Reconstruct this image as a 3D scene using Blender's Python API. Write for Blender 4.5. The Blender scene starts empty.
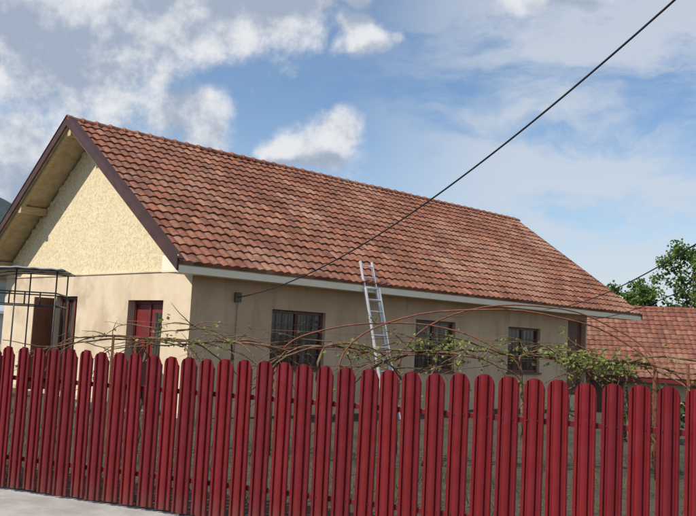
import bpy, math, random
from mathutils import Vector, Matrix, noise as mnoise
random.seed(7)
scene = bpy.context.scene
col = scene.collection
EYE = 1.74

# ---------------------------------------------------------------- helpers
def link(o, parent=None):
    col.objects.link(o)
    if parent is not None:
        o.parent = parent
    return o
def empty(name, loc=(0,0,0), rz=0):
    e = bpy.data.objects.new(name, None); e.empty_display_size=.3
    e.location = loc; e.rotation_euler=(0,0,rz)
    return link(e)
def mesh(name, v, f, mat, parent=None, smooth=False, mi=None):
    m = bpy.data.meshes.new(name); m.from_pydata([tuple(p) for p in v], [], f); m.update()
    mats = mat if isinstance(mat,(list,tuple)) else [mat]
    for k in mats: m.materials.append(k)
    if mi:
        for p,i in zip(m.polygons, mi): p.material_index=i
    if smooth:
        for p in m.polygons: p.use_smooth=True
    return link(bpy.data.objects.new(name, m), parent)
def boxvf(a, b, V, F):
    n=len(V)
    x0,y0,z0=a; x1,y1,z1=b
    V += [(x0,y0,z0),(x1,y0,z0),(x1,y1,z0),(x0,y1,z0),(x0,y0,z1),(x1,y0,z1),(x1,y1,z1),(x0,y1,z1)]
    F += [tuple(n+i for i in q) for q in [(0,3,2,1),(4,5,6,7),(0,1,5,4),(1,2,6,5),(2,3,7,6),(3,0,4,7)]]
def boxes(name, lst, mat, parent=None, bevel=0):
    V=[];F=[]
    for a,b in lst: boxvf(a,b,V,F)
    o=mesh(name,V,F,mat,parent)
    if bevel:
        m=o.modifiers.new('b','BEVEL'); m.width=bevel; m.segments=2
    return o
def tubevf(pts, rad, V, F, n=6):
    pts=[Vector(p) for p in pts]
    base=len(V)
    for i,p in enumerate(pts):
        d=(pts[min(i+1,len(pts)-1)]-pts[max(i-1,0)])
        if d.length<1e-6: d=Vector((0,0,1))
        d.normalize()
        a=d.cross(Vector((0,0,1)))
        if a.length<.05: a=d.cross(Vector((0,1,0)))
        a.normalize(); b=d.cross(a)
        r=rad[i] if isinstance(rad,(list,tuple)) else rad
        for k in range(n):
            t=2*math.pi*k/n
            V.append(tuple(p+a*math.cos(t)*r+b*math.sin(t)*r))
    for i in range(len(pts)-1):
        for k in range(n):
            F.append((base+i*n+k, base+i*n+(k+1)%n, base+(i+1)*n+(k+1)%n, base+(i+1)*n+k))
    F.append(tuple(base+k for k in range(n))[::-1]); F.append(tuple(base+(len(pts)-1)*n+k for k in range(n)))
def tube(name, paths, rad, mat, parent=None, n=6):
    V=[];F=[]
    for p in paths: tubevf(p, rad, V, F, n)
    return mesh(name,V,F,mat,parent,True)

# ---------------------------------------------------------------- material tools
class NT:
    def __init__(s, tree): s.t=tree; s.n=tree.nodes; s.l=tree.links
    def node(s, typ, **kw):
        x=s.n.new(typ)
        for k,v in kw.items(): setattr(x,k,v)
        return x
    def put(s, sock, v):
        if hasattr(v,'links') or hasattr(v,'is_output'): s.l.new(v, sock)
        else: sock.default_value=v
    def math(s, op, a, b=None, c=None, clamp=False):
        x=s.node('ShaderNodeMath', operation=op); x.use_clamp=clamp
        s.put(x.inputs[0],a)
        if b is not None: s.put(x.inputs[1],b)
        if c is not None: s.put(x.inputs[2],c)
        return x.outputs[0]
    def vmath(s, op, a, b=None):
        x=s.node('ShaderNodeVectorMath', operation=op)
        s.put(x.inputs[0],a)
        if b is not None: s.put(x.inputs[1],b)
        return x.outputs['Value'] if op in('LENGTH','DOT_PRODUCT','DISTANCE') else x.outputs[0]
    def mix(s, f, a, b, blend='MIX'):
        x=s.node('ShaderNodeMix', data_type='RGBA', blend_type=blend)
        s.put(x.inputs[0],f); s.put(x.inputs[6],a); s.put(x.inputs[7],b)
        return x.outputs[2]
    def noise(s, vec, scale, detail=6, rough=.55):
        x=s.node('ShaderNodeTexNoise'); s.put(x.inputs['Vector'],vec)
        x.inputs['Scale'].default_value=scale; x.inputs['Detail'].default_value=detail; x.inputs['Roughness'].default_value=rough
        return x.outputs[0]
    def sstep(s, v, a, b, lo=0., hi=1.):
        x=s.node('ShaderNodeMapRange', interpolation_type='SMOOTHSTEP')
        s.put(x.inputs[0],v); x.inputs[1].default_value=a; x.inputs[2].default_value=b
        x.inputs[3].default_value=lo; x.inputs[4].default_value=hi
        return x.outputs[0]
def C(r,g,b): return (r,g,b,1)
def newmat(name, rough=.8, metal=0, spec=.3):
    m=bpy.data.materials.new(name); m.use_nodes=True
    t=NT(m.node_tree); b=t.n['Principled BSDF']
    b.inputs['Roughness'].default_value=rough; b.inputs['Metallic'].default_value=metal
    b.inputs['Specular IOR Level'].default_value=spec
    return m,t,b
def noisy(name, c1, c2, scale=5, rough=.8, bump=0., bscale=None, metal=0, spec=.3, c3=None, s3=.6, stretch=None, bdist=.02):
    m,t,b=newmat(name,rough,metal,spec)
    tc=t.node('ShaderNodeTexCoord').outputs['Object']
    if stretch: tc=t.vmath('MULTIPLY',tc,stretch)
    f=t.sstep(t.noise(tc,scale,6,.62),.33,.67)
    c=t.mix(f,C(*c1),C(*c2))
    if c3:
        f3=t.sstep(t.noise(tc,s3,4,.6),.48,.68)
        c=t.mix(f3,c,C(*c3))
    t.put(b.inputs['Base Color'],c)
    if bump:
        bp=t.node('ShaderNodeBump'); bp.inputs['Strength'].default_value=bump; bp.inputs['Distance'].default_value=bdist
        t.put(bp.inputs['Height'], t.noise(tc,bscale or scale*6,4,.6)); t.l.new(bp.outputs[0], b.inputs['Normal'])
    return m

M={}
M['plaster']=noisy('plaster',(.58,.465,.32),(.66,.55,.40),1.3,.9,.35,40,c3=(.47,.37,.25),s3=.9,bdist=.006)
m,t,b=newmat('plaster_shaded',.92)  # plaster copy for the shaded front: shade and ground-bounce warmth put into its colour
tc=t.node('ShaderNodeTexCoord').outputs['Object']
c=t.mix(t.sstep(t.noise(tc,.9,6,.62),.35,.65),C(.50,.355,.23),C(.60,.45,.30))
c=t.mix(t.sstep(t.noise(t.vmath('MULTIPLY',tc,(2.5,1,.35)),1.6,6,.65),.5,.72,0,.6),c,C(.35,.245,.155))
t.put(b.inputs['Base Color'],c)
bp=t.node('ShaderNodeBump'); bp.inputs['Strength'].default_value=.35; bp.inputs['Distance'].default_value=.006
t.put(bp.inputs['Height'],t.noise(tc,40,4,.6)); t.l.new(bp.outputs[0],b.inputs['Normal'])
M['facade']=m
m,t,b=newmat('gable_panel',.9)
tc=t.node('ShaderNodeTexCoord').outputs['Object']
n1=t.noise(tc,15,8,.74); n2=t.noise(tc,1.2,4,.6); n3=t.noise(tc,34,4,.7)
c=t.mix(t.sstep(n1,.34,.58),C(.58,.45,.25),C(.80,.69,.46))
c=t.mix(t.sstep(n2,.42,.7,0,.45),c,C(.68,.56,.34))
c=t.mix(t.sstep(n3,.59,.70,0,.6),c,C(.36,.26,.14))
t.put(b.inputs['Base Color'],c)
bp=t.node('ShaderNodeBump'); bp.inputs['Strength'].default_value=.9; bp.inputs['Distance'].default_value=.035
t.put(bp.inputs['Height'],n1); t.l.new(bp.outputs[0],b.inputs['Normal'])
M['osb']=m
M['wood']=noisy('raw_wood',(.42,.31,.16),(.55,.42,.24),3,.8,.2,20,stretch=(1,6,6))
M['soffit']=noisy('soffit_board',(.42,.34,.21),(.56,.47,.32),4,.85,.2,15)
M['fascia']=noisy('fascia_paint',(.78,.67,.50),(.80,.73,.58),3,.6,.1,30)
M['barge']=noisy('barge_metal',(.05,.024,.020),(.075,.034,.028),3,.5,0,spec=.3)
M['brown']=noisy('brown_frame',(.10,.034,.020),(.15,.055,.032),4,.45,0,spec=.5)
M['reddoor']=noisy('red_door',(.13,.013,.013),(.18,.022,.018),3,.45,0,spec=.5)
M['alu']=noisy('aluminium',(.72,.72,.72),(.82,.82,.82),8,.38,.0,metal=.55,spec=.5)
M['black']=noisy('cable_rubber',(.018,.018,.018),(.03,.03,.03),8,.6)
M['rust']=noisy('rusty_pipe',(.16,.055,.03),(.25,.10,.055),12,.8,.3,40)
M['bark']=noisy('vine_bark',(.12,.07,.04),(.22,.14,.08),14,.95,.6,50)
M['trunk']=noisy('tree_bark',(.09,.065,.045),(.17,.13,.09),8,.95,.8,20)
m,t,b=newmat('concrete',.92)
tc=t.node('ShaderNodeTexCoord').outputs['Object']
c=t.mix(t.sstep(t.noise(tc,2.2,7,.65),.35,.65),C(.32,.30,.275),C(.43,.41,.38))
c=t.mix(t.sstep(t.noise(tc,.6,5,.6),.48,.68,0,.7),c,C(.25,.235,.21))
c=t.mix(t.sstep(t.noise(tc,38,4,.7),.60,.72,0,.6),c,C(.16,.15,.135))
t.put(b.inputs['Base Color'],c)
bp=t.node('ShaderNodeBump'); bp.inputs['Strength'].default_value=.5; bp.inputs['Distance'].default_value=.008
t.put(bp.inputs['Height'],t.noise(tc,50,4,.7)); t.l.new(bp.outputs[0],b.inputs['Normal'])
M['concrete']=m
M['canopy']=noisy('canopy_sheet',(.34,.36,.38),(.46,.48,.50),2,.6,.1,10)
M['steel']=noisy('dark_steel',(.06,.06,.065),(.11,.11,.11),9,.5,0,metal=.4)
M['white']=noisy('white_paint',(.60,.61,.62),(.72,.72,.71),2,.7,.1,20)
M['grey']=noisy('grey_box',(.10,.09,.08),(.15,.13,.12),5,.6)
def ground_mat():
    m,t,b=newmat('yard_ground',.95)
    tc=t.node('ShaderNodeTexCoord').outputs['Object']
    a=t.sstep(t.noise(tc,.5,6,.65),.46,.64); f=t.noise(tc,14,5,.7)
    g=t.mix(t.sstep(f,.35,.65),C(.022,.030,.010),C(.050,.062,.022))
    d=t.mix(t.sstep(f,.35,.65),C(.055,.038,.025),C(.115,.085,.058))
    t.put(b.inputs['Base Color'],t.mix(a,d,g))
    bp=t.node('ShaderNodeBump'); bp.inputs['Strength'].default_value=.7; bp.inputs['Distance'].default_value=.05
    t.put(bp.inputs['Height'],f); t.l.new(bp.outputs[0],b.inputs['Normal'])
    return m
M['ground']=ground_mat()
M['asphalt']=noisy('asphalt',(.045,.045,.047),(.075,.073,.07),3,.95,.4,90,bdist=.006)
M['hill']=noisy('hill_forest',(.035,.055,.060),(.06,.085,.085),.02,1.,0,c3=(.07,.095,.09),s3=.004)
M['grass']=noisy('grass_blade',(.05,.065,.018),(.10,.11,.04),5,.8)
def leafmat(name,c1,c2,trans=.35):
    m,t,b=newmat(name,.55,0,.3)
    g=t.node('ShaderNodeNewGeometry')
    r=g.outputs['Random Per Island']
    c=t.mix(r,C(*c1),C(*c2)); t.put(b.inputs['Base Color'],c)
    tr=t.node('ShaderNodeBsdfTranslucent'); t.put(tr.inputs[0],c)
    mx=t.node('ShaderNodeMixShader'); mx.inputs[0].default_value=trans
    out=t.n['Material Output']
    t.l.new(b.outputs[0],mx.inputs[1]); t.l.new(tr.outputs[0],mx.inputs[2]); t.l.new(mx.outputs[0],out.inputs[0])
    return m
M['leaf']=leafmat('leaf',(.07,.14,.025),(.16,.24,.055))
M['leafy']=leafmat('leaf_young',(.15,.19,.04),(.28,.31,.09))
M['leafd']=leafmat('leaf_dark',(.03,.06,.015),(.07,.11,.03))
def tilemat(name, base, dark, light, lichen):
    m,t,b=newmat(name,.85,0,.25)
    tcn=t.node('ShaderNodeTexCoord'); uv=tcn.outputs['UV']; ob=tcn.outputs['Object']
    fl=t.vmath('FLOOR',uv)
    wn=t.node('ShaderNodeTexWhiteNoise',noise_dimensions='2D'); t.put(wn.inputs['Vector'],fl)
    r=wn.outputs['Value']
    c=t.mix(t.sstep(r,0,1,.0,1.),C(*dark),C(*base))
    n=t.noise(ob,.38,6,.72)
    c=t.mix(t.sstep(n,.46,.64,0,.75),c,C(*light))
    n2=t.noise(ob,3.2,7,.75)
    c=t.mix(t.sstep(n2,.50,.66,0,.6),c,C(*lichen))
    n3=t.noise(ob,20,4,.7)
    c=t.mix(t.sstep(n3,.48,.70,0,.6),c,C(dark[0]*.45,dark[1]*.55,dark[2]*.65))
    n4=t.noise(t.vmath('MULTIPLY',ob,(2.2,.35,.35)),1.3,5,.6)
    c=t.mix(t.sstep(n4,.50,.68,0,.55),c,C(dark[0]*.6,dark[1]*.7,dark[2]*.8))
    n5=t.noise(ob,9,5,.75)
    c=t.mix(t.sstep(n5,.60,.70,0,.5),c,C(.40,.31,.23))
    c=t.mix(t.math('MULTIPLY',t.math('GREATER_THAN',r,.94),.3),c,C(light[0]*1.1,light[1]*1.1,light[2]*1.1))
    t.put(b.inputs['Base Color'],c)
    bp=t.node('ShaderNodeBump'); bp.inputs['Strength'].default_value=.5; bp.inputs['Distance'].default_value=.012
    t.put(bp.inputs['Height'],n3); t.l.new(bp.outputs[0],b.inputs['Normal'])
    return m
M['tile']=tilemat('roof_tile',(.32,.122,.070),(.19,.074,.048),(.42,.235,.155),(.34,.21,.145))
M['tile2']=tilemat('roof_tile_old',(.27,.105,.065),(.18,.068,.048),(.31,.165,.11),(.28,.175,.125))
m,t,b=newmat('window_glass',.08,0,.5); 
tc=t.node('ShaderNodeTexCoord').outputs['Object']
t.put(b.inputs['Base Color'],t.mix(t.sstep(t.noise(t.vmath('MULTIPLY',tc,(7,7,1)),1.5,4),.4,.65),C(.022,.018,.017),C(.10,.075,.065))); M['glass']=m
# fence paint
m,t,b=newmat('fence_red_metal',.40,0,.38)
tc=t.node('ShaderNodeTexCoord').outputs['Object']
g=t.node('ShaderNodeNewGeometry')
c=t.mix(t.noise(tc,2,4,.6),C(.130,.0045,.0075),C(.185,.007,.011))
c=t.mix(t.math('MULTIPLY',g.outputs['Random Per Island'],.6),c,C(.095,.004,.007))
c=t.mix(t.sstep(t.noise(tc,22,5,.7),.60,.78,0,.2),c,C(.20,.06,.05))
sz=t.node('ShaderNodeSeparateXYZ'); t.put(sz.inputs[0],tc)
dirt=t.math('MULTIPLY',t.sstep(sz.outputs[2],.04,.30,.45,0.),t.noise(tc,9,4,.6))
c=t.mix(dirt,c,C(.15,.10,.08))
t.put(b.inputs['Base Color'],c)
t.put(b.inputs['Roughness'],t.sstep(t.noise(tc,7,4,.6),.3,.7,.28,.48))
M['fence']=m

# ---------------------------------------------------------------- ground
def gz(x,y):
    f=min(1,max(0,(y-25)/7.0)); f=f*f*(3-2*f)
    return -1.3*f
V=[];F=[]
xs=[-4000,-1500,-500,-150,-60]+[-40+2*i for i in range(41)]+[60,150,500,1500,4000]
ys=[-3000,-800,-200,-60,-20]+[-10+1.5*i for i in range(50)]+[90,150,400,1200,4000]
for y in ys:
    for x in xs: V.append((x,y,gz(x,y)))
nx=len(xs)
for j in range(len(ys)-1):
    for i in range(nx-1):
        F.append((j*nx+i,j*nx+i+1,(j+1)*nx+i+1,(j+1)*nx+i))
mesh('ground',V,F,M['ground'],smooth=True)
FP=Vector((-3.49,9.04,0)); FD=Vector((.921,-.388,0)).normalized(); FN=Vector((FD.y,-FD.x,0))
if FN.y>0: FN=-FN
frz=math.atan2(FD.y,FD.x)
def fw(s,off,z): return FP+FD*s+FN*off+Vector((0,0,z))
def strip(name,o0,o1,z,mat):
    v=[fw(-40,o0,z),fw(40,o0,z),fw(40,o1,z),fw(-40,o1,z)]
    return mesh(name,v,[(0,1,2,3)] if (v[1]-v[0]).cross(v[2]-v[1]).z>0 else [(3,2,1,0)],mat)
strip('pavement',-.06,5.2,.012,M['concrete'])
strip('road',5.35,12,.008,M['asphalt'])
k=empty('kerb',FP,frz)
boxes('kerb_stone',[((-40+i*1.0,-5.35,0),(-40+i*1.0+.985,-5.203,.12)) for i in range(80)],M['concrete'],k,.01)

# ---------------------------------------------------------------- fence
fence=empty('picket_fence',FP,frz)
H=1.5
prof=[(-.083,.0),(-.082,.018),(-.074,.024),(-.058,.024),(-.050,.009),(-.034,.009),(-.026,.027),(-.012,.032),(0,.033),(.012,.032),(.026,.027),(.034,.009),(.050,.009),(.058,.024),(.074,.024),(.082,.018),(.083,.0)]
hw=.083
V=[];F=[]
s=-10.0; sp=.2035
while s<13.5:
    h=H+random.uniform(-.011,.011); zb=.045+random.uniform(-.008,.008)
    tilt=random.uniform(-.007,.007); yo=random.uniform(-.003,.003); yaw=random.uniform(-.11,.11)
    base=len(V); levels=8; so_=random.uniform(-.005,.005)
    for (x,d) in prof:
        q=min(1,abs(x)/hw)
        top=h-.088*(1-math.sqrt(max(0,1-q**2.2)))
        for k2 in range(levels):
            z=zb+(top-zb)*k2/(levels-1)
            V.append((s+so_+x+tilt*z, yo-d-x*yaw+.004*mnoise.noise(Vector((z*3,s*5,x*6))), z))
    for i in range(len(prof)-1):
        for k2 in range(levels-1):
            a=base+i*levels+k2
            F.append((a,a+levels,a+levels+1,a+1))
    s+=sp
o=mesh('pickets',V,F,M['fence'],fence)
sm=o.modifiers.new('s','SOLIDIFY'); sm.thickness=.0025; sm.offset=-1
L=[]
for z in (.32,1.14): L.append(((-10.2,.006,z),(13.6,.036,z+.045)))
boxes('rails',L,M['fence'],fence,.003)
boxes('posts',[((-10+i*2.44-.03,.038,0),(-10+i*2.44+.03,.098,1.38)) for i in range(10)],M['fence'],fence,.004)
V=[];F=[]
s=-10.0
while s<13.5:
    for z in (.345,1.165):
        for dx in(-.042,.042):
            tubevf([(s+dx,-.008,z),(s+dx,-.017,z)],.005,V,F,6)
    s+=sp
mesh('screws',V,F,M['barge'],fence)

# ---------------------------------------------------------------- house
W0=Vector((-3.113,17.12,0)); RZ=math.atan2(.6886,.725)
house=empty('tile_roof_house',W0,RZ)
Rm=Matrix.Rotation(RZ,4,'Z')
def hw_(x,y,z): return W0+(Rm@Vector((x,y,z)))
WL=15.07; WD=9.36; HALF=4.68; OE=.6; OG=.75; XE=17.55; SL=.684; ZE=3.04
def rz(y): return ZE+(min(y,2*HALF-y)+OE)*SL
def wallgrid(name, axis, length, z0, z1, ops, mat, depth, parent, pos=0):
    us=sorted(set([0,length]+[v for o in ops for v in (o[0],o[1])])); zs=sorted(set([z0,z1]+[v for o in ops for v in (o[2],o[3])]))
    V=[];F=[]
    def P(u,d,z): return (u,pos+d,z) if axis=='x' else (pos+d,u,z)
    def quad(a,b,c,d):
        n=len(V); V.extend([a,b,c,d]); F.append((n,n+1,n+2,n+3) if axis=='x' else (n+3,n+2,n+1,n))
    for i in range(len(us)-1):
        for j in range(len(zs)-1):
            cu=(us[i]+us[i+1])/2; cz=(zs[j]+zs[j+1])/2
            if any(o[0]<cu<o[1] and o[2]<cz<o[3] for o in ops): continue
            quad(P(us[i],0,zs[j]),P(us[i+1],0,zs[j]),P(us[i+1],0,zs[j+1]),P(us[i],0,zs[j+1]))
    for (a,b,c,d) in ops:
        quad(P(a,0,c),P(a,0,d),P(a,depth,d),P(a,depth,c))
        quad(P(b,0,d),P(b,0,c),P(b,depth,c),P(b,depth,d))
        quad(P(a,0,d),P(b,0,d),P(b,depth,d),P(a,depth,d))
        quad(P(b,0,c),P(a,0,c),P(a,depth,c),P(b,depth,c))
    return mesh(name,V,F,mat,parent)
WIN=[(2.1,3.68,1.02,2.31),(6.8,8.4,1.02,2.33),(10.81,12.43,1.02,2.33)]
DOOR=(13.95,15.0,-1.0,2.7)
wallgrid('front_wall','x',WL,-1.5,3.02,WIN+[DOOR],M['facade'],.2,house)
G1=(1.035,2.49,.1,2.36); G2=(4.95,6.1,.1,2.45)
wallgrid('gable_wall','y',WD,-1.5,2.95,[G1,G2],M['plaster'],.28,house)
V=[(0,WD,-1.5),(WL,WD,-1.5),(WL,WD,3.2),(0,WD,3.2)]
mesh('rear_wall',V,[(3,2,1,0)],M['plaster'],house)
V=[(WL,0,-1.5),(WL,WD,-1.5),(WL,WD,3.2),(WL,HALF,6.4),(WL,0,3.2)]
mesh('far_gable_wall',V,[(0,1,2,3,4)],M['plaster'],house)
def edge_top(y): return rz(y)-.2
n=60; V=[];F=[]
for i in range(n+1):
    y=WD*i/n
    V.append((.03,y,2.99)); V.append((.03,y,edge_top(y)))
for i in range(n):
    a=2*i; F.append((a,a+1,a+3,a+2))
mesh('upper_gable_boarding',V,F,M['osb'],house)
boxes('gable_ledge',[((-.025,-.012,2.953),(.30,WD+.012,2.988))],M['plaster'],house,.004)
V=[];F=[]
for i in range(230):
    y=random.uniform(.25,WD-.25); z=edge_top(y)-abs(random.gauss(0.05,.12))-.02
    if z<3.02: continue
    r=random.uniform(.025,.08)
    c=Vector((.03,y,z)); b0=len(V)
    for a in range(3):
        for k2 in range(7):
            t_=2*math.pi*k2/7; rr=r*[1,.8,.3][a]*random.uniform(.8,1.2)
            V.append((c.x-[0,.5,.8][a]*r*.6, c.y+math.cos(t_)*rr, c.z+math.sin(t_)*rr))
    for a in range(2):
        for k2 in range(7):
            F.append((b0+a*7+k2,b0+a*7+(k2+1)%7,b0+(a+1)*7+(k2+1)%7,b0+(a+1)*7+k2))
    F.append(tuple(b0+14+k2 for k2 in range(7)))
mesh('insulation_foam',V,F,M['osb'],house,True)
def slab(name,x0,x1,y0,y1,zt0,zt1,th,mat):
    V=[(x0,y0,zt0-th),(x1,y0,zt0-th),(x1,y1,zt1-th),(x0,y1,zt1-th),(x0,y0,zt0),(x1,y0,zt0),(x1,y1,zt1),(x0,y1,zt1)]
    F=[(0,3,2,1),(4,5,6,7),(0,1,5,4),(1,2,6,5),(2,3,7,6),(3,0,4,7)]
    return mesh(name,V,F,mat,house)
slab('roof_deck_front',-OG+.03,XE-.03,-OE+.04,HALF,rz(-OE+.04)-.05,rz(HALF)-.05,.09,M['soffit'])
slab('roof_deck_back',-OG+.03,XE-.03,2*HALF+OE-.04,HALF+.002,rz(-OE+.04)-.05,rz(HALF)-.05,.09,M['soffit'])
L=[]
for y in (HALF,7.21,9.2): 
    zt=rz(y)-.15
    if y==HALF: zt-=.05
    L.append(((-.68,y-.08,zt-.20),(.02,y+.08,zt-.01)))
boxes('purlin_ends',L,M['wood'],house,.006)
def rake(name,x0,x1,ztop,zbot,mat,ya=-OE-.01):
    V=[];F=[]
    for (a,b) in ((ya,HALF),(2*HALF-ya,HALF)):
        n=len(V)
        za=rz(ya) ; zb=rz(HALF)
        V+= [(x0,a,za+zbot),(x1,a,za+zbot),(x1,b,zb+zbot),(x0,b,zb+zbot),(x0,a,za+ztop),(x1,a,za+ztop),(x1,b,zb+ztop),(x0,b,zb+ztop)]
        F+= [tuple(n+i for i in q) for q in [(0,3,2,1),(4,5,6,7),(0,1,5,4),(1,2,6,5),(2,3,7,6),(3,0,4,7)]]
    return mesh(name,V,F,mat,house)
rake('barge_board',-OG-.02,-OG+.025,.075,-.15,M['barge'])
rake('barge_flashing',-OG-.035,-OG+.13,.10,.078,M['barge'],ya=-OE-.02)
rake('rake_rafter',-.66,-.58,-.142,-.26,M['wood'],ya=-OE+.1)
rake('far_barge_board',XE-.025,XE+.02,.06,-.16,M['barge'])
boxes('eave_fascia',[((-OG+.03,-OE+.0,2.845),(XE-.03,-OE+.035,2.985))],M['fascia'],house,.004)
boxes('eave_soffit',[((-OG+.03,-OE+.037,2.86),(XE-.03,-.003,2.885))],M['fascia'],house)
boxes('eave_return',[((-OG+.028,-OE+.037,2.887),(-OG+.05,-.0,3.19))],M['fascia'],house)
boxes('rear_fascia',[((-OG+.03,WD+OE-.035,2.845),(XE-.03,WD+OE,2.985))],M['fascia'],house,.004)
def tiles(name, x0, x1, ridge_y, dirn, run, zeave, slope, wave, rows, mat, parent, cols_per=8):
    V=[];F=[];UV=[]
    rise=run*slope; Ls=math.hypot(run,rise); cs=run/Ls; sn=rise/Ls
    ncol=int(round((x1-x0)/wave)); nx=ncol*cols_per+1
    lines=[(0,-.03,0)]
    for r in range(rows):
        lines.append((r/rows,.036,r)); lines.append(((r+1)/rows+ (.0 if r==rows-1 else .004),.006,r))
    for (f,lift,r) in lines:
        for i in range(nx):
            u=i/cols_per
            w=.030*(0.5+.5*math.cos(2*math.pi*u))**.8
            cj=math.floor(u+.5)
            jit=.012*mnoise.noise(Vector((cj*1.73+.3,r*2.31+.2,0)))
            sag=.035*mnoise.noise(Vector(((x0+u*wave)*.35,f*2.0,3.1)))
            hN=lift+w+jit+sag; d=f*Ls+(.018*mnoise.noise(Vector((cj*.91+.5,r*1.37+.4,7))) if lift>.01 else 0)
            if lift<0: hN=lift
            yy=d*cs-hN*sn; zz=zeave+d*sn+hN*cs
            V.append((x0+(x1-x0)*i/(nx-1), ridge_y-dirn*(run-yy), zz))
            UV.append((u+.5,r+.5))
    for j in range(len(lines)-1):
        for i in range(nx-1):
            q=(j*nx+i,j*nx+i+1,(j+1)*nx+i+1,(j+1)*nx+i)
            F.append(q if dirn>0 else q[::-1])
    o=mesh(name,V,F,mat,parent)
    uvl=o.data.uv_layers.new(name='UVMap')
    for p in o.data.polygons:
        vs=[UV[v] for v in p.vertices]; ur=min(v[0] for v in vs)+.01; vr=max(v[1] for v in vs)
        for li in p.loop_indices: uvl.data[li].uv=(ur, vr)
    return o
tiles('roof_tiles_front',-OG+.02,XE,HALF,1,HALF+OE,ZE,SL,.225,19,M['tile'],house)
tiles('roof_tiles_back',-OG+.02,XE,HALF,-1,HALF+OE,ZE,SL,.225,19,M['tile'],house,4)
def ridgecaps(name,x0,x1,y,z,r,step,mat,parent):
    V=[];F=[];x=x0
    while x<x1-.05:
        b0=len(V); N=9; j=random.uniform(-.006,.006)
        for (xx,rr,dz) in ((x,r*1.12,.012),(x+.04,r*1.12,.012),(x+.05,r*1.0,.005),(x+step+.03,r*.92,-.004)):
            for k2 in range(N):
                a=math.pi*(-.06+1.12*k2/(N-1)); V.append((xx,y+j+math.cos(a)*rr,z+j+math.sin(a)*rr*.85+dz))
        for a in range(3):
            for k2 in range(N-1): F.append((b0+a*N+k2,b0+a*N+k2+1,b0+(a+1)*N+k2+1,b0+(a+1)*N+k2))
        F.append(tuple(b0+k2 for k2 in range(N)))
        x+=step
    return mesh(name,V,F,mat,parent,False)
ridgecaps('ridge_caps',-OG-.02,XE,HALF,rz(HALF)-.02,.115,.37,M['tile'],house)

def window(name,axis,a,b,c,d,depth,parent,fm,cols=2,rows=1):
    e=.065
    def P(u,dd,z): return (u,dd,z) if axis=='x' else (dd,u,z)
    def bx(u0,u1,d0,d1,z0,z1):
        p=P(u0,d0,z0); q=P(u1,d1,z1); return (tuple(min(x) for x in zip(p,q)),tuple(max(x) for x in zip(p,q)))
    a+=.004;b-=.004;c+=.004;d-=.004
    L=[bx(a,b,depth-.08,depth-.01,d-e,d),bx(a,b,depth-.08,depth-.01,c,c+e),bx(a,a+e,depth-.078,depth-.012,c+e,d-e),bx(b-e,b,depth-.078,depth-.012,c+e,d-e)]
    for i in range(1,cols):
        u=a+(b-a)*i/cols; L.append(bx(u-.05,u+.05,depth-.076,depth-.014,c+e,d-e))
    for j in range(1,rows):
        z=c+(d-c)*j/rows; L.append(bx(a+e,b-e,depth-.072,depth-.016,z-.03,z+.03))
    boxes(name+'_frame',L,fm,parent,.004)
    mesh(name+'_glass',[P(a+e*.5,depth-.04,c+e*.5),P(b-e*.5,depth-.04,c+e*.5),P(b-e*.5,depth-.04,d-e*.5),P(a+e*.5,depth-.04,d-e*.5)],[(0,1,2,3)],M['glass'],parent)
for i,(a,b,c,d) in enumerate(WIN):
    window('window_%d'%(i+1),'x',a,b,c,d,.17,house,M['brown'],2)
    boxes('window_sill_%d'%(i+1),[((a-.05,-.05,c-.045),(b+.05,.09,c+.002))],M['brown'],house,.004)
    L=[((a+.07,.083,z),(b-.07,.089,z+.02)) for z in (c+.32,c+.64,c+.96)]
    L+=[((a+.07+(b-a-.14)*q/8-.006,.077,c+.07),(a+.07+(b-a-.14)*q/8+.006,.082,d-.07)) for q in range(1,8)]
    boxes('window_bars_%d'%(i+1),L,M['brown'],house)
a,b,c,d=DOOR
boxes('side_door_leaf',[((a+.004+i*.104,.15,c),(a+.104+i*.104,.18+(.004 if i%2 else 0),d-.004)) for i in range(10)],M['brown'],house,.005)
a,b,c,d=G1
boxes('entrance_door',[((.2,a+.004,c),(.25,b-.70,d-.004)),((.205,b-.64,c),(.25,b-.004,d-.004)),((.17,b-.70,c),(.24,b-.64,d-.004)),((.17,a+.004,d-.07),(.2,b-.004,d-.004)),((.17,a+.004,c),(.2,a+.06,d-.08)),((.17,b-.06,c),(.2,b-.004,d-.08)),((.18,a+.15,1.0),(.2,b-.80,1.08))],M['reddoor'],house,.006)
mesh('entrance_glass',[(.196,a+.16,1.15),(.196,b-.82,1.15),(.196,b-.82,2.1),(.196,a+.16,2.1)],[(3,2,1,0)],M['glass'],house)
boxes('door_handle',[((.15,b-.78,1.05),(.17,b-.66,1.075))],M['alu'],house)
window('gable_window','y',G2[0],G2[1],G2[2],G2[3],.2,house,M['brown'],3,rows=2)
boxes('shade_leaf',[((-.55,G2[1]+.02,.12),(-.01,G2[1]+.06,2.4))],M['brown'],house,.006)  # brown leaf added to stand in for a shadow beside the gable window
boxes('plinth',[((-.03,-.03,-1.5),(WL,-.002,.35)),((-.03,-.002,-1.5),(-.002,WD,.0995))],M['facade'],house,.005)
boxes('step',[((-.9,.8,0),(-.05,2.8,.1))],M['concrete'],house,.01)
boxes('meter_box',[((1.05,-.08,2.40),(1.20,-.003,2.60))],M['grey'],house,.01)
tube('downpipe_cable',[[(1.13,-.03,2.36),(1.13,-.02,1.2),(1.13,-.034,.36)]],.006,M['grey'],house)

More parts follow.
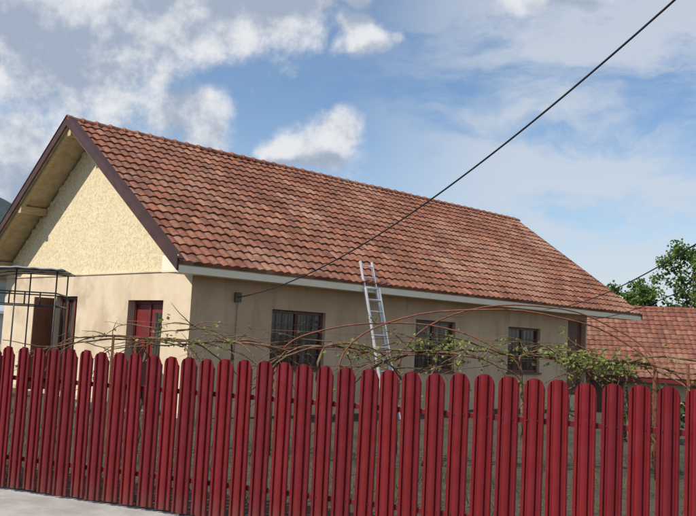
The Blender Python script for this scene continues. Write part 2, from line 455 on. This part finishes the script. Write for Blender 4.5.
# ---------------------------------------------------------------- ladder
lad=empty('aluminium_ladder',hw_(4.46,-1.5,0),RZ)
top=Vector((0,1.02,3.58)); up=top.normalized(); outn=Vector((0,-up.z,up.y))
Ll=top.length
V=[];F=[]
def rail(x,s0,s1,off,w=.028,t_=.06):
    n=len(V)
    for s_ in(s0,s1):
        for (dx,dn) in((-w/2,-t_/2),(w/2,-t_/2),(w/2,t_/2),(-w/2,t_/2)):
            V.append(tuple(Vector((x+dx,0,0))+up*s_+outn*(off+dn)))
    F.extend([tuple(n+i for i in q) for q in [(0,3,2,1),(4,5,6,7),(0,1,5,4),(1,2,6,5),(2,3,7,6),(3,0,4,7)]])
for sx in (-.225,.225): rail(sx,0,Ll*.82,0.03)
for sx in (-.19,.19): rail(sx,.6,Ll,-.035)
mesh('rails',V,F,M['alu'],lad)
V=[];F=[]
s_=.25
while s_<Ll*.82:
    tubevf([up*s_+Vector((-.22,0,0))+outn*.03,up*s_+Vector((.22,0,0))+outn*.03],.016,V,F,8); s_+=.28
s_=.81
while s_<Ll-.05:
    tubevf([up*s_+Vector((-.185,0,0))-outn*.035,up*s_+Vector((.185,0,0))-outn*.035],.016,V,F,8); s_+=.28
mesh('rungs',V,F,M['alu'],lad,True)

# ---------------------------------------------------------------- cables + pole
def cable(name,P,Q,sag,t1,r,n=48):
    pts=[]
    for i in range(n+1):
        t_=t1*i/n; p=P+(Q-P)*t_
        p.z-=4*sag*t_*(1-t_); pts.append(p)
    tube(name,[pts],r,M['black']); return pts[-1]
e1=cable('power_cable',hw_(1.13,-.06,2.5),Vector((3.06,7,3.4+EYE)),.55,1.3,.011)
e2=cable('power_cable.001',hw_(11.8,-.62,2.9),Vector((5.29,12,1.84+EYE)),.25,1.4,.011)
e3=cable('power_cable.002',hw_(14.4,-.02,2.72),Vector((5.28,12,1.2+EYE)),.2,1.4,.009)
pole=empty('utility_pole',(e1.x,e1.y,0))
V=[];F=[]; tubevf([(0,0,-.2),(0,0,3),(0,0,e1.z+.5)],[.16,.14,.11],V,F,12)
mesh('shaft',V,F,M['concrete'],pole,True)
boxes('cross_arm',[((-.5,-.04,e1.z-.05),(.5,.04,e1.z+.05))],M['steel'],pole,.005)
pole2=empty('utility_pole.001',(e2.x,e2.y,0))
V=[];F=[]; tubevf([(0,0,-.2),(0,0,2),(0,0,max(e2.z,e3.z)+.3)],[.06,.06,.05],V,F,12)
mesh('shaft',V,F,M['steel'],pole2,True)

# ---------------------------------------------------------------- grape arbour
arb=empty('vine_trellis',(0,0,0))
paths=[]
hoops=[(-.05,4.4,12.0,2.26),(.9,4.9,13.4,2.40),(-1.0,2.6,12.6,2.0)]
for hi,(xa,xb,y,zt) in enumerate(hoops):
    p=[(xa,y,0),(xa,y,1.2)]
    for i in range(0,25):
        a=math.pi*i/24; wob=.05*mnoise.noise(Vector((i*.25,hi*3.3,1)))
        p.append(((xa+xb)/2-(xb-xa)/2*math.cos(a)+wob,y+.1*math.sin(a*3+hi),1.25+(zt-1.25)*math.sin(a)**.85+wob))
    p+=[(xb,y,1.2),(xb,y,0)]; paths.append(p)
tube('hoops',paths,.0115,M['rust'],arb,8)
paths=[]
for (x,z) in ((.3,1.75),(1.3,2.12),(2.2,2.26),(3.3,2.1),(4.1,1.75)):
    paths.append([(x,11.8,z),(x+.3,12.6,z+.02),(x+.6,13.6,z+.06)])
for (y,z) in ((11.9,1.62),(12.6,1.85),(13.2,1.6)):
    paths.append([(-3.2,y,z),(-1,y,z-.03),(1.5,y,z-.04),(4.8,y,z)])
tube('wires',paths,.004,M['rust'],arb)
boxes('posts',[((-3.22,11.88,0),(-3.19,11.91,1.64)),((-3.22,13.18,0),(-3.19,13.21,1.62)),((4.79,11.88,0),(4.82,11.91,1.64)),((4.79,13.18,0),(4.82,13.21,1.62))],M['rust'],arb)
vine=empty('grape_vine',(0,0,0))
V=[];F=[];LV=[];LF=[]
def leafq(c,s_,LV,LF,droop=.3):
    d=Vector((random.gauss(0,1),random.gauss(0,1),random.gauss(0,.6)-droop)).normalized()
    a=d.cross(Vector((random.gauss(0,1),random.gauss(0,1),random.gauss(0,1)))).normalized(); nn=d.cross(a)
    n=len(LV)
    LV.extend([tuple(c),tuple(c+d*s_*.45+a*s_*.42+nn*s_*.1),tuple(c+d*s_),tuple(c+d*s_*.45-a*s_*.42+nn*s_*.1)])
    LF.append((n,n+1,n+2)); LF.append((n,n+2,n+3))
def cane(p,d,length,r,leafp,depth=0):
    pts=[p.copy()]; rr=[r]; n=max(4,int(length/.09)); q=p.copy(); dd=d.normalized()
    for i in range(n):
        dd=(dd+Vector((random.gauss(0,.13),random.gauss(0,.13),random.gauss(0,.12)-.06))).normalized()
        q=q+dd*(length/n); pts.append(q.copy()); rr.append(r*(1-.7*(i+1)/n))
        if random.random()<leafp:
            for k2 in range(random.randint(1,4)): leafq(q+Vector([random.gauss(0,.025) for _ in range(3)]),random.uniform(.03,.07),LV,LF)
        if depth<2 and random.random()<.17:
            cane(q.copy(),(dd+Vector((random.gauss(0,.7),random.gauss(0,.6),random.gauss(.1,.4)))),length*random.uniform(.25,.45),r*.55,leafp,depth+1)
    tubevf(pts,rr,V,F,5)
random.seed(21)
for x in (-2.9,-1.6,-.2,1.2,2.7,4.2):
    p=[Vector((x,12.3,0))]; 
    for i in range(7): p.append(p[-1]+Vector((random.gauss(0,.05),random.gauss(0,.05),.23)))
    tubevf(p,[.035-.002*i for i in range(8)],V,F,7)
    for k2 in range(6):
        s1=random.choice((-1,1)); cane(p[-1].copy(),Vector((s1*1.0,random.gauss(0,.25),random.uniform(0,.4))),random.uniform(1.0,2.0),.017,.07 if x<1 else .16)
for i in range(24):
    x=random.uniform(-2.9,4.3); lf=.05 if x<0 else .18
    cane(Vector((x,random.choice((11.9,12.6,13.2)),random.uniform(1.5,1.8))),Vector((random.choice((-1,1)),random.gauss(0,.3),random.uniform(-.1,.5))),random.uniform(.6,1.5),.010,lf)
for (cx,cy,cz,n,sg) in ((3.75,12.2,1.57,340,.28),(3.2,12.0,1.62,170,.22),(1.2,12.2,1.68,90,.2),(1.6,12.2,1.74,70,.15),(-2.45,12,1.66,40,.15),(-1.9,12,1.6,30,.2),(.2,12.2,1.6,30,.2),(2.4,12.2,1.65,70,.3)):
    for i in range(n): leafq(Vector((cx+random.gauss(0,sg),cy+random.gauss(0,.2),cz+random.gauss(0,.09))),random.uniform(.035,.085),LV,LF)
mesh('canes',V,F,M['bark'],vine,True)
mesh('leaves',LV,LF,M['leafy'],vine)

# ---------------------------------------------------------------- canopy (left)
cn=empty('metal_canopy',(-7.3,16.2,0),0.18)
def arch(x): return 2.50+.30*math.sin(math.pi*.5*min(1,max(0,(x+.3)/1.3)))
fr=[]
for x in (0,.95,1.7):
    for y in (0,1.5): fr.append([(x,y,0),(x,y,arch(x)-.02)])
for y in (0,.75,1.5): fr.append([(-.15+.2*i,y,arch(-.15+.2*i)-.02) for i in range(11)])
for z in (2.1,2.34): 
    for y in (0,1.5): fr.append([(-.15,y,z),(1.7,y,z)])
    fr.append([(1.7,0,z),(1.7,1.5,z)]); fr.append([(0,0,z),(0,1.5,z)])
for i in range(1,6): fr.append([(1.7*i/6,0,2.1),(1.7*i/6,0,2.34)])
tube('frame',fr,.015,M['steel'],cn,6)
V=[];F=[]
for i in range(21):
    x=-.3+2.12*i/20
    for j,y in enumerate((-.2,.5,1.1,1.7)): V.append((x,y,arch(x)+.01+.008*math.sin(i*2.2)))
for i in range(20):
    for j in range(3): F.append((i*4+j,(i+1)*4+j,(i+1)*4+j+1,i*4+j+1))
o=mesh('sheet',V,F,M['canopy'],cn,True); sm=o.modifiers.new('s','SOLIDIFY'); sm.thickness=.03

sh=empty('white_shed',(-13.2,25,0),.2)
boxes('walls',[((0,0,-.2),(3.6,3,2.0))],M['white'],sh,.01)
boxes('window',[((1.2,-.03,1.0),(2.0,-.004,1.6))],M['brown'],sh)
mesh('roof',[(-.2,-.3,1.98),(3.8,-.3,1.98),(3.8,3.3,2.3),(-.2,3.3,2.3),(-.2,-.3,2.06),(3.8,-.3,2.06),(3.8,3.3,2.38),(-.2,3.3,2.38)],[(0,3,2,1),(4,5,6,7),(0,1,5,4),(1,2,6,5),(2,3,7,6),(3,0,4,7)],M['canopy'],sh)

# ---------------------------------------------------------------- outbuilding right
ob=empty('tile_roof_outbuilding',(8.2,35.2,-1.3),-.16)
OL=17
boxes('walls',[((.4,.5,0),(OL-.4,8.8,2.0))],M['facade'],ob)
boxes('doors',[((x,.45,0),(x+1.3,.497,1.85)) for x in (2,6,8.2,10,12.6)],M['brown'],ob)
V=[(.4,.5,2.003),(.4,8.8,2.003),(.4,4.65,4.9)]; V+=[(OL-.4,y,z) for (_,y,z) in V]
mesh('gables',V,[(0,1,2),(5,4,3)],M['plaster'],ob)
tiles('roof_front',0,OL,4.65,1,4.65,2.08,.66,.25,15,M['tile2'],ob,6)
tiles('roof_back',0,OL,4.65,-1,4.65,2.08,.66,.25,15,M['tile2'],ob,4)
ridgecaps('ridge',0,OL,4.65,2.06+4.65*.66,.12,.4,M['tile2'],ob)
boxes('fascia',[((0,.0,1.90),(OL,.03,2.05))],M['reddoor'],ob)

# ---------------------------------------------------------------- trees
def tree(name,loc,h,spread,nleaf,ls,lm,seed,trunk_r=.16,clumps=26,sparse=.5):
    random.seed(seed); e=empty(name,loc)
    V=[];F=[];LV=[];LF=[]
    tp=[Vector((0,0,-.3))]; n=8
    for i in range(n): tp.append(tp[-1]+Vector((random.gauss(0,.06)*h*.1,random.gauss(0,.06)*h*.1,h*.8/n)))
    tubevf(tp,[trunk_r*(1-.85*i/n) for i in range(n+1)],V,F,8)
    cl=[]
    for i in range(clumps):
        k2=random.randint(2,n); a=random.uniform(0,2*math.pi); f=(k2/n)
        ln=spread*random.uniform(.5,1.0)*(1.15-.6*f)
        b=tp[k2]; tip=b+Vector((math.cos(a)*ln,math.sin(a)*ln,ln*random.uniform(.25,.9)))
        if tip.z>h: tip.z=h-random.uniform(0,.3)
        mid=(b+tip)/2+Vector((0,0,-.06*ln))+Vector([random.gauss(0,.08) for _ in range(3)])
        r0=trunk_r*.35*(1.1-f); tubevf([b,mid,tip],[r0,r0*.6,r0*.2],V,F,5)
        cl.append((tip,random.uniform(.5,1.)*spread*.30)); cl.append((mid,random.uniform(.3,.6)*spread*.26))
        for q in range(3):
            tw=tip+Vector([random.gauss(0,.22)*spread*.5 for _ in range(3)]); tubevf([mid.lerp(tip,.6),tw],[r0*.3,r0*.1],V,F,4); cl.append((tw,spread*.14))
    wsum=[c[1]**2 for c in cl]
    for i in range(nleaf):
        c,r=random.choices(cl,wsum)[0]
        d=Vector((random.gauss(0,1),random.gauss(0,1),random.gauss(0,.8))).normalized()*r*random.random()**sparse
        leafq(c+d,ls*random.uniform(.6,1.3),LV,LF)
    mesh('trunk',V,F,M['trunk'],e,True); mesh('leaves',LV,LF,lm,e)
tree('walnut_tree',(18.7,46,-1.3),10.6,2.4,5500,.18,M['leaf'],3,clumps=36)
tree('fruit_tree',(19.3,58,-1.3),9.0,2.4,7000,.20,M['leaf'],11)
tree('fruit_tree.001',(21.6,60,-1.3),8.2,2.2,6000,.22,M['leafd'],12)
tree('fruit_tree.002',(25.5,62,-1.3),8.6,2.4,6000,.22,M['leafd'],13)
tree('fruit_tree.003',(-14.6,30,-1.0),3.6,1.6,4000,.13,M['leafd'],14)
tree('fruit_tree.004',(-18,36,-1.3),5.5,2.2,6000,.17,M['leaf'],15)
tree('garden_shrub',(-9.0,20.2,0),1.5,.9,2500,.08,M['leafd'],16,trunk_r=.05)
tree('garden_shrub.001',(6.2,17.2,0),1.3,.8,2500,.08,M['leafd'],17,trunk_r=.05)

random.seed(5)
V=[];F=[]
for i in range(7000):
    s_=random.uniform(-9,12); o_=-abs(random.gauss(.3,3.0))-.12
    p=fw(s_,o_,0); hgt=random.uniform(.04,.16); a=random.uniform(0,6.28)
    n=len(V); w=.007
    V+= [(p.x-w*math.cos(a),p.y-w*math.sin(a),0),(p.x+w*math.cos(a),p.y+w*math.sin(a),0),(p.x+random.gauss(0,.05),p.y+random.gauss(0,.05),hgt)]
    F.append((n,n+1,n+2))
mesh('grass',V,F,M['grass'])

# ---------------------------------------------------------------- hills
def hills(name,az0,az1,dist,prof_,seed):
    V=[];F=[];n=140
    for i in range(n+1):
        f=i/n; az=math.radians(az0+(az1-az0)*f)
        h=prof_(az0+(az1-az0)*f)+18*mnoise.noise(Vector((f*14+seed,0,0)))+7*mnoise.noise(Vector((f*50+seed,2,0)))
        for (dd,hh) in ((dist*.75,-5),(dist*.88,h*.55),(dist,h),(dist*1.2,-5)):
            V.append((math.sin(az)*dd,math.cos(az)*dd,hh))
    for i in range(n):
        for j in range(3): F.append((i*4+j,(i+1)*4+j,(i+1)*4+j+1,i*4+j+1))
    mesh(name,V,F,M['hill'],smooth=True)
hills('hills',-110,8,2200,lambda a: 60+ 265*math.exp(-((a+27)/12)**2)+120*math.exp(-((a+70)/20)**2),1.3)
hills('hills.001',5,80,3200,lambda a: 45,7.7)

# ---------------------------------------------------------------- world
to_sun_h=Vector((-.87,-.49,0)).normalized(); SE=math.radians(43)
w=bpy.data.worlds.new('World'); scene.world=w; w.use_nodes=True
T=NT(w.node_tree); bg=T.n['Background']; bg.inputs[1].default_value=.1
sky=T.node('ShaderNodeTexSky',sky_type='NISHITA'); sky.sun_disc=False
sky.sun_elevation=SE; sky.sun_rotation=math.atan2(to_sun_h.x,to_sun_h.y)
sky.air_density=1.0; sky.dust_density=.5; sky.ozone_density=1.6
D=T.node('ShaderNodeTexCoord').outputs['Generated']
nz=T.node('ShaderNodeTexNoise'); T.put(nz.inputs['Vector'],D); nz.inputs['Scale'].default_value=9; nz.inputs['Detail'].default_value=4
wv=T.vmath('SUBTRACT',nz.outputs['Color'],(.5,.5,.5)); wv=T.vmath('MULTIPLY',wv,(.09,.09,.07)); Dw=T.vmath('ADD',D,wv)
def blobs(BL):
    field=None
    for (az,el,r,sq) in BL:
        a=math.radians(az); e_=math.radians(el)
        c=(math.sin(a)*math.cos(e_),math.cos(a)*math.cos(e_),math.sin(e_))
        d=T.vmath('LENGTH',T.vmath('MULTIPLY',T.vmath('SUBTRACT',Dw,c),(1,1,sq)))
        v=T.math('SUBTRACT',1.0,T.math('DIVIDE',d,math.radians(r)))
        field=v if field is None else T.math('SMOOTH_MAX',field,v,.15)
    return field
bigf=blobs([(-20,18,10,1.4),(-12,21.5,8.0,1.7),(-5.8,21.5,4.6,1.9),(-11.0,14.2,4.4,1.4),(-22,9.5,7.0,1.2),(-45,22,14,1.5),(45,20,12,1.8),(140,25,18,1.5),(-120,28,18,1.5),(0,52,16,1.2)])
smf=blobs([(-2.6,12.9,3.5,1.5),(-1.5,14.0,2.3,1.2),(-4.2,12.3,2.2,1.7),(.5,20.2,2.6,1.8),(-.4,20.9,1.8,1.3),(-1.4,23.4,2.8,1.6),(13,22.6,4.0,2.4)])
shf=blobs([(-1.9,11.6,2.6,1.7),(-3.8,11.3,1.9,2.0),(1.3,19.2,1.9,1.8),(-.6,22.3,2.2,1.8),(14,21.4,3.0,2.4)])
fb=T.noise(D,13,8,.63)
fbc=T.math('MULTIPLY',T.math('SUBTRACT',fb,.5),1.45)
field=T.math('MAXIMUM',bigf,smf)
dens=T.math('ADD',field,fbc)
alpha=T.sstep(dens,-.04,.48)
fb2=T.noise(T.vmath('ADD',D,(-.012,0,.022)),13,5,.55)   # noise sampled towards the sun: self shading
emb=T.math('MULTIPLY',T.math('SUBTRACT',fb2,fb),3.0)
big=T.noise(T.vmath('MULTIPLY',D,(1,1,1.7)),4.2,4,.5)
thick=T.math('MULTIPLY',T.math('ADD',T.math('MULTIPLY',T.math('SUBTRACT',big,.46),2.6),T.math('MULTIPLY',bigf,.75)),T.sstep(bigf,-.2,.2))
under=T.sstep(shf,-.35,.6,0.,.75)
shade=T.sstep(T.math('ADD',emb,T.math('ADD',thick,under)),-.10,.95)
cc=T.mix(shade,C(7.9,8.1,8.4),C(3.7,4.4,5.6))
ci=T.noise(T.vmath('MULTIPLY',Dw,(1.5,1.5,4.2)),2.8,7,.6)
sep=T.node('ShaderNodeSeparateXYZ'); T.put(sep.inputs[0],D)
cm=T.math('MULTIPLY',T.sstep(ci,.34,.56),T.sstep(sep.outputs[0],-.04,.20,.06,.78))
low=T.sstep(sep.outputs[2],.0,.28,.85,0.)
lowr=T.math('MULTIPLY',low,T.sstep(ci,.3,.60,.5,1.))
cm=T.math('MAXIMUM',cm,lowr)
skt=T.mix(1.0,sky.outputs[0],C(1.15,1.27,1.36),'MULTIPLY')
skyc=T.mix(cm,skt,C(6.4,6.9,7.6))
T.put(bg.inputs[0],T.mix(alpha,skyc,cc))
try:
    w.cycles.sampling_method='MANUAL'; w.cycles.sample_map_resolution=512
except Exception: pass

# ---------------------------------------------------------------- sun
sd=bpy.data.lights.new('sun','SUN'); sd.energy=4.9; sd.angle=math.radians(.53); sd.color=(1,.93,.83)
so=link(bpy.data.objects.new('sun',sd))
tos=Vector((to_sun_h.x*math.cos(SE),to_sun_h.y*math.cos(SE),math.sin(SE)))
so.rotation_euler=tos.to_track_quat('Z','Y').to_euler(); so.location=(-20,-12,30)

# ---------------------------------------------------------------- camera
f=850; p=math.atan(81/f); th=math.atan(.05)
fwd=Vector((0,math.cos(p),math.sin(p))); U0=Vector((0,-math.sin(p),math.cos(p))); R0=Vector((1,0,0))
Rv=R0*math.cos(th)+U0*math.sin(th); Uv=-R0*math.sin(th)+U0*math.cos(th)
mt=Matrix(((Rv.x,Uv.x,-fwd.x,0),(Rv.y,Uv.y,-fwd.y,0),(Rv.z,Uv.z,-fwd.z,EYE),(0,0,0,1)))
cd=bpy.data.cameras.new('camera'); cd.sensor_width=36; cd.lens=36*f/696; cd.clip_end=20000; cd.clip_start=.05
co=link(bpy.data.objects.new('camera',cd)); co.matrix_world=mt; scene.camera=co
scene.view_settings.view_transform='Standard'; scene.view_settings.look='None'; scene.view_settings.exposure=0
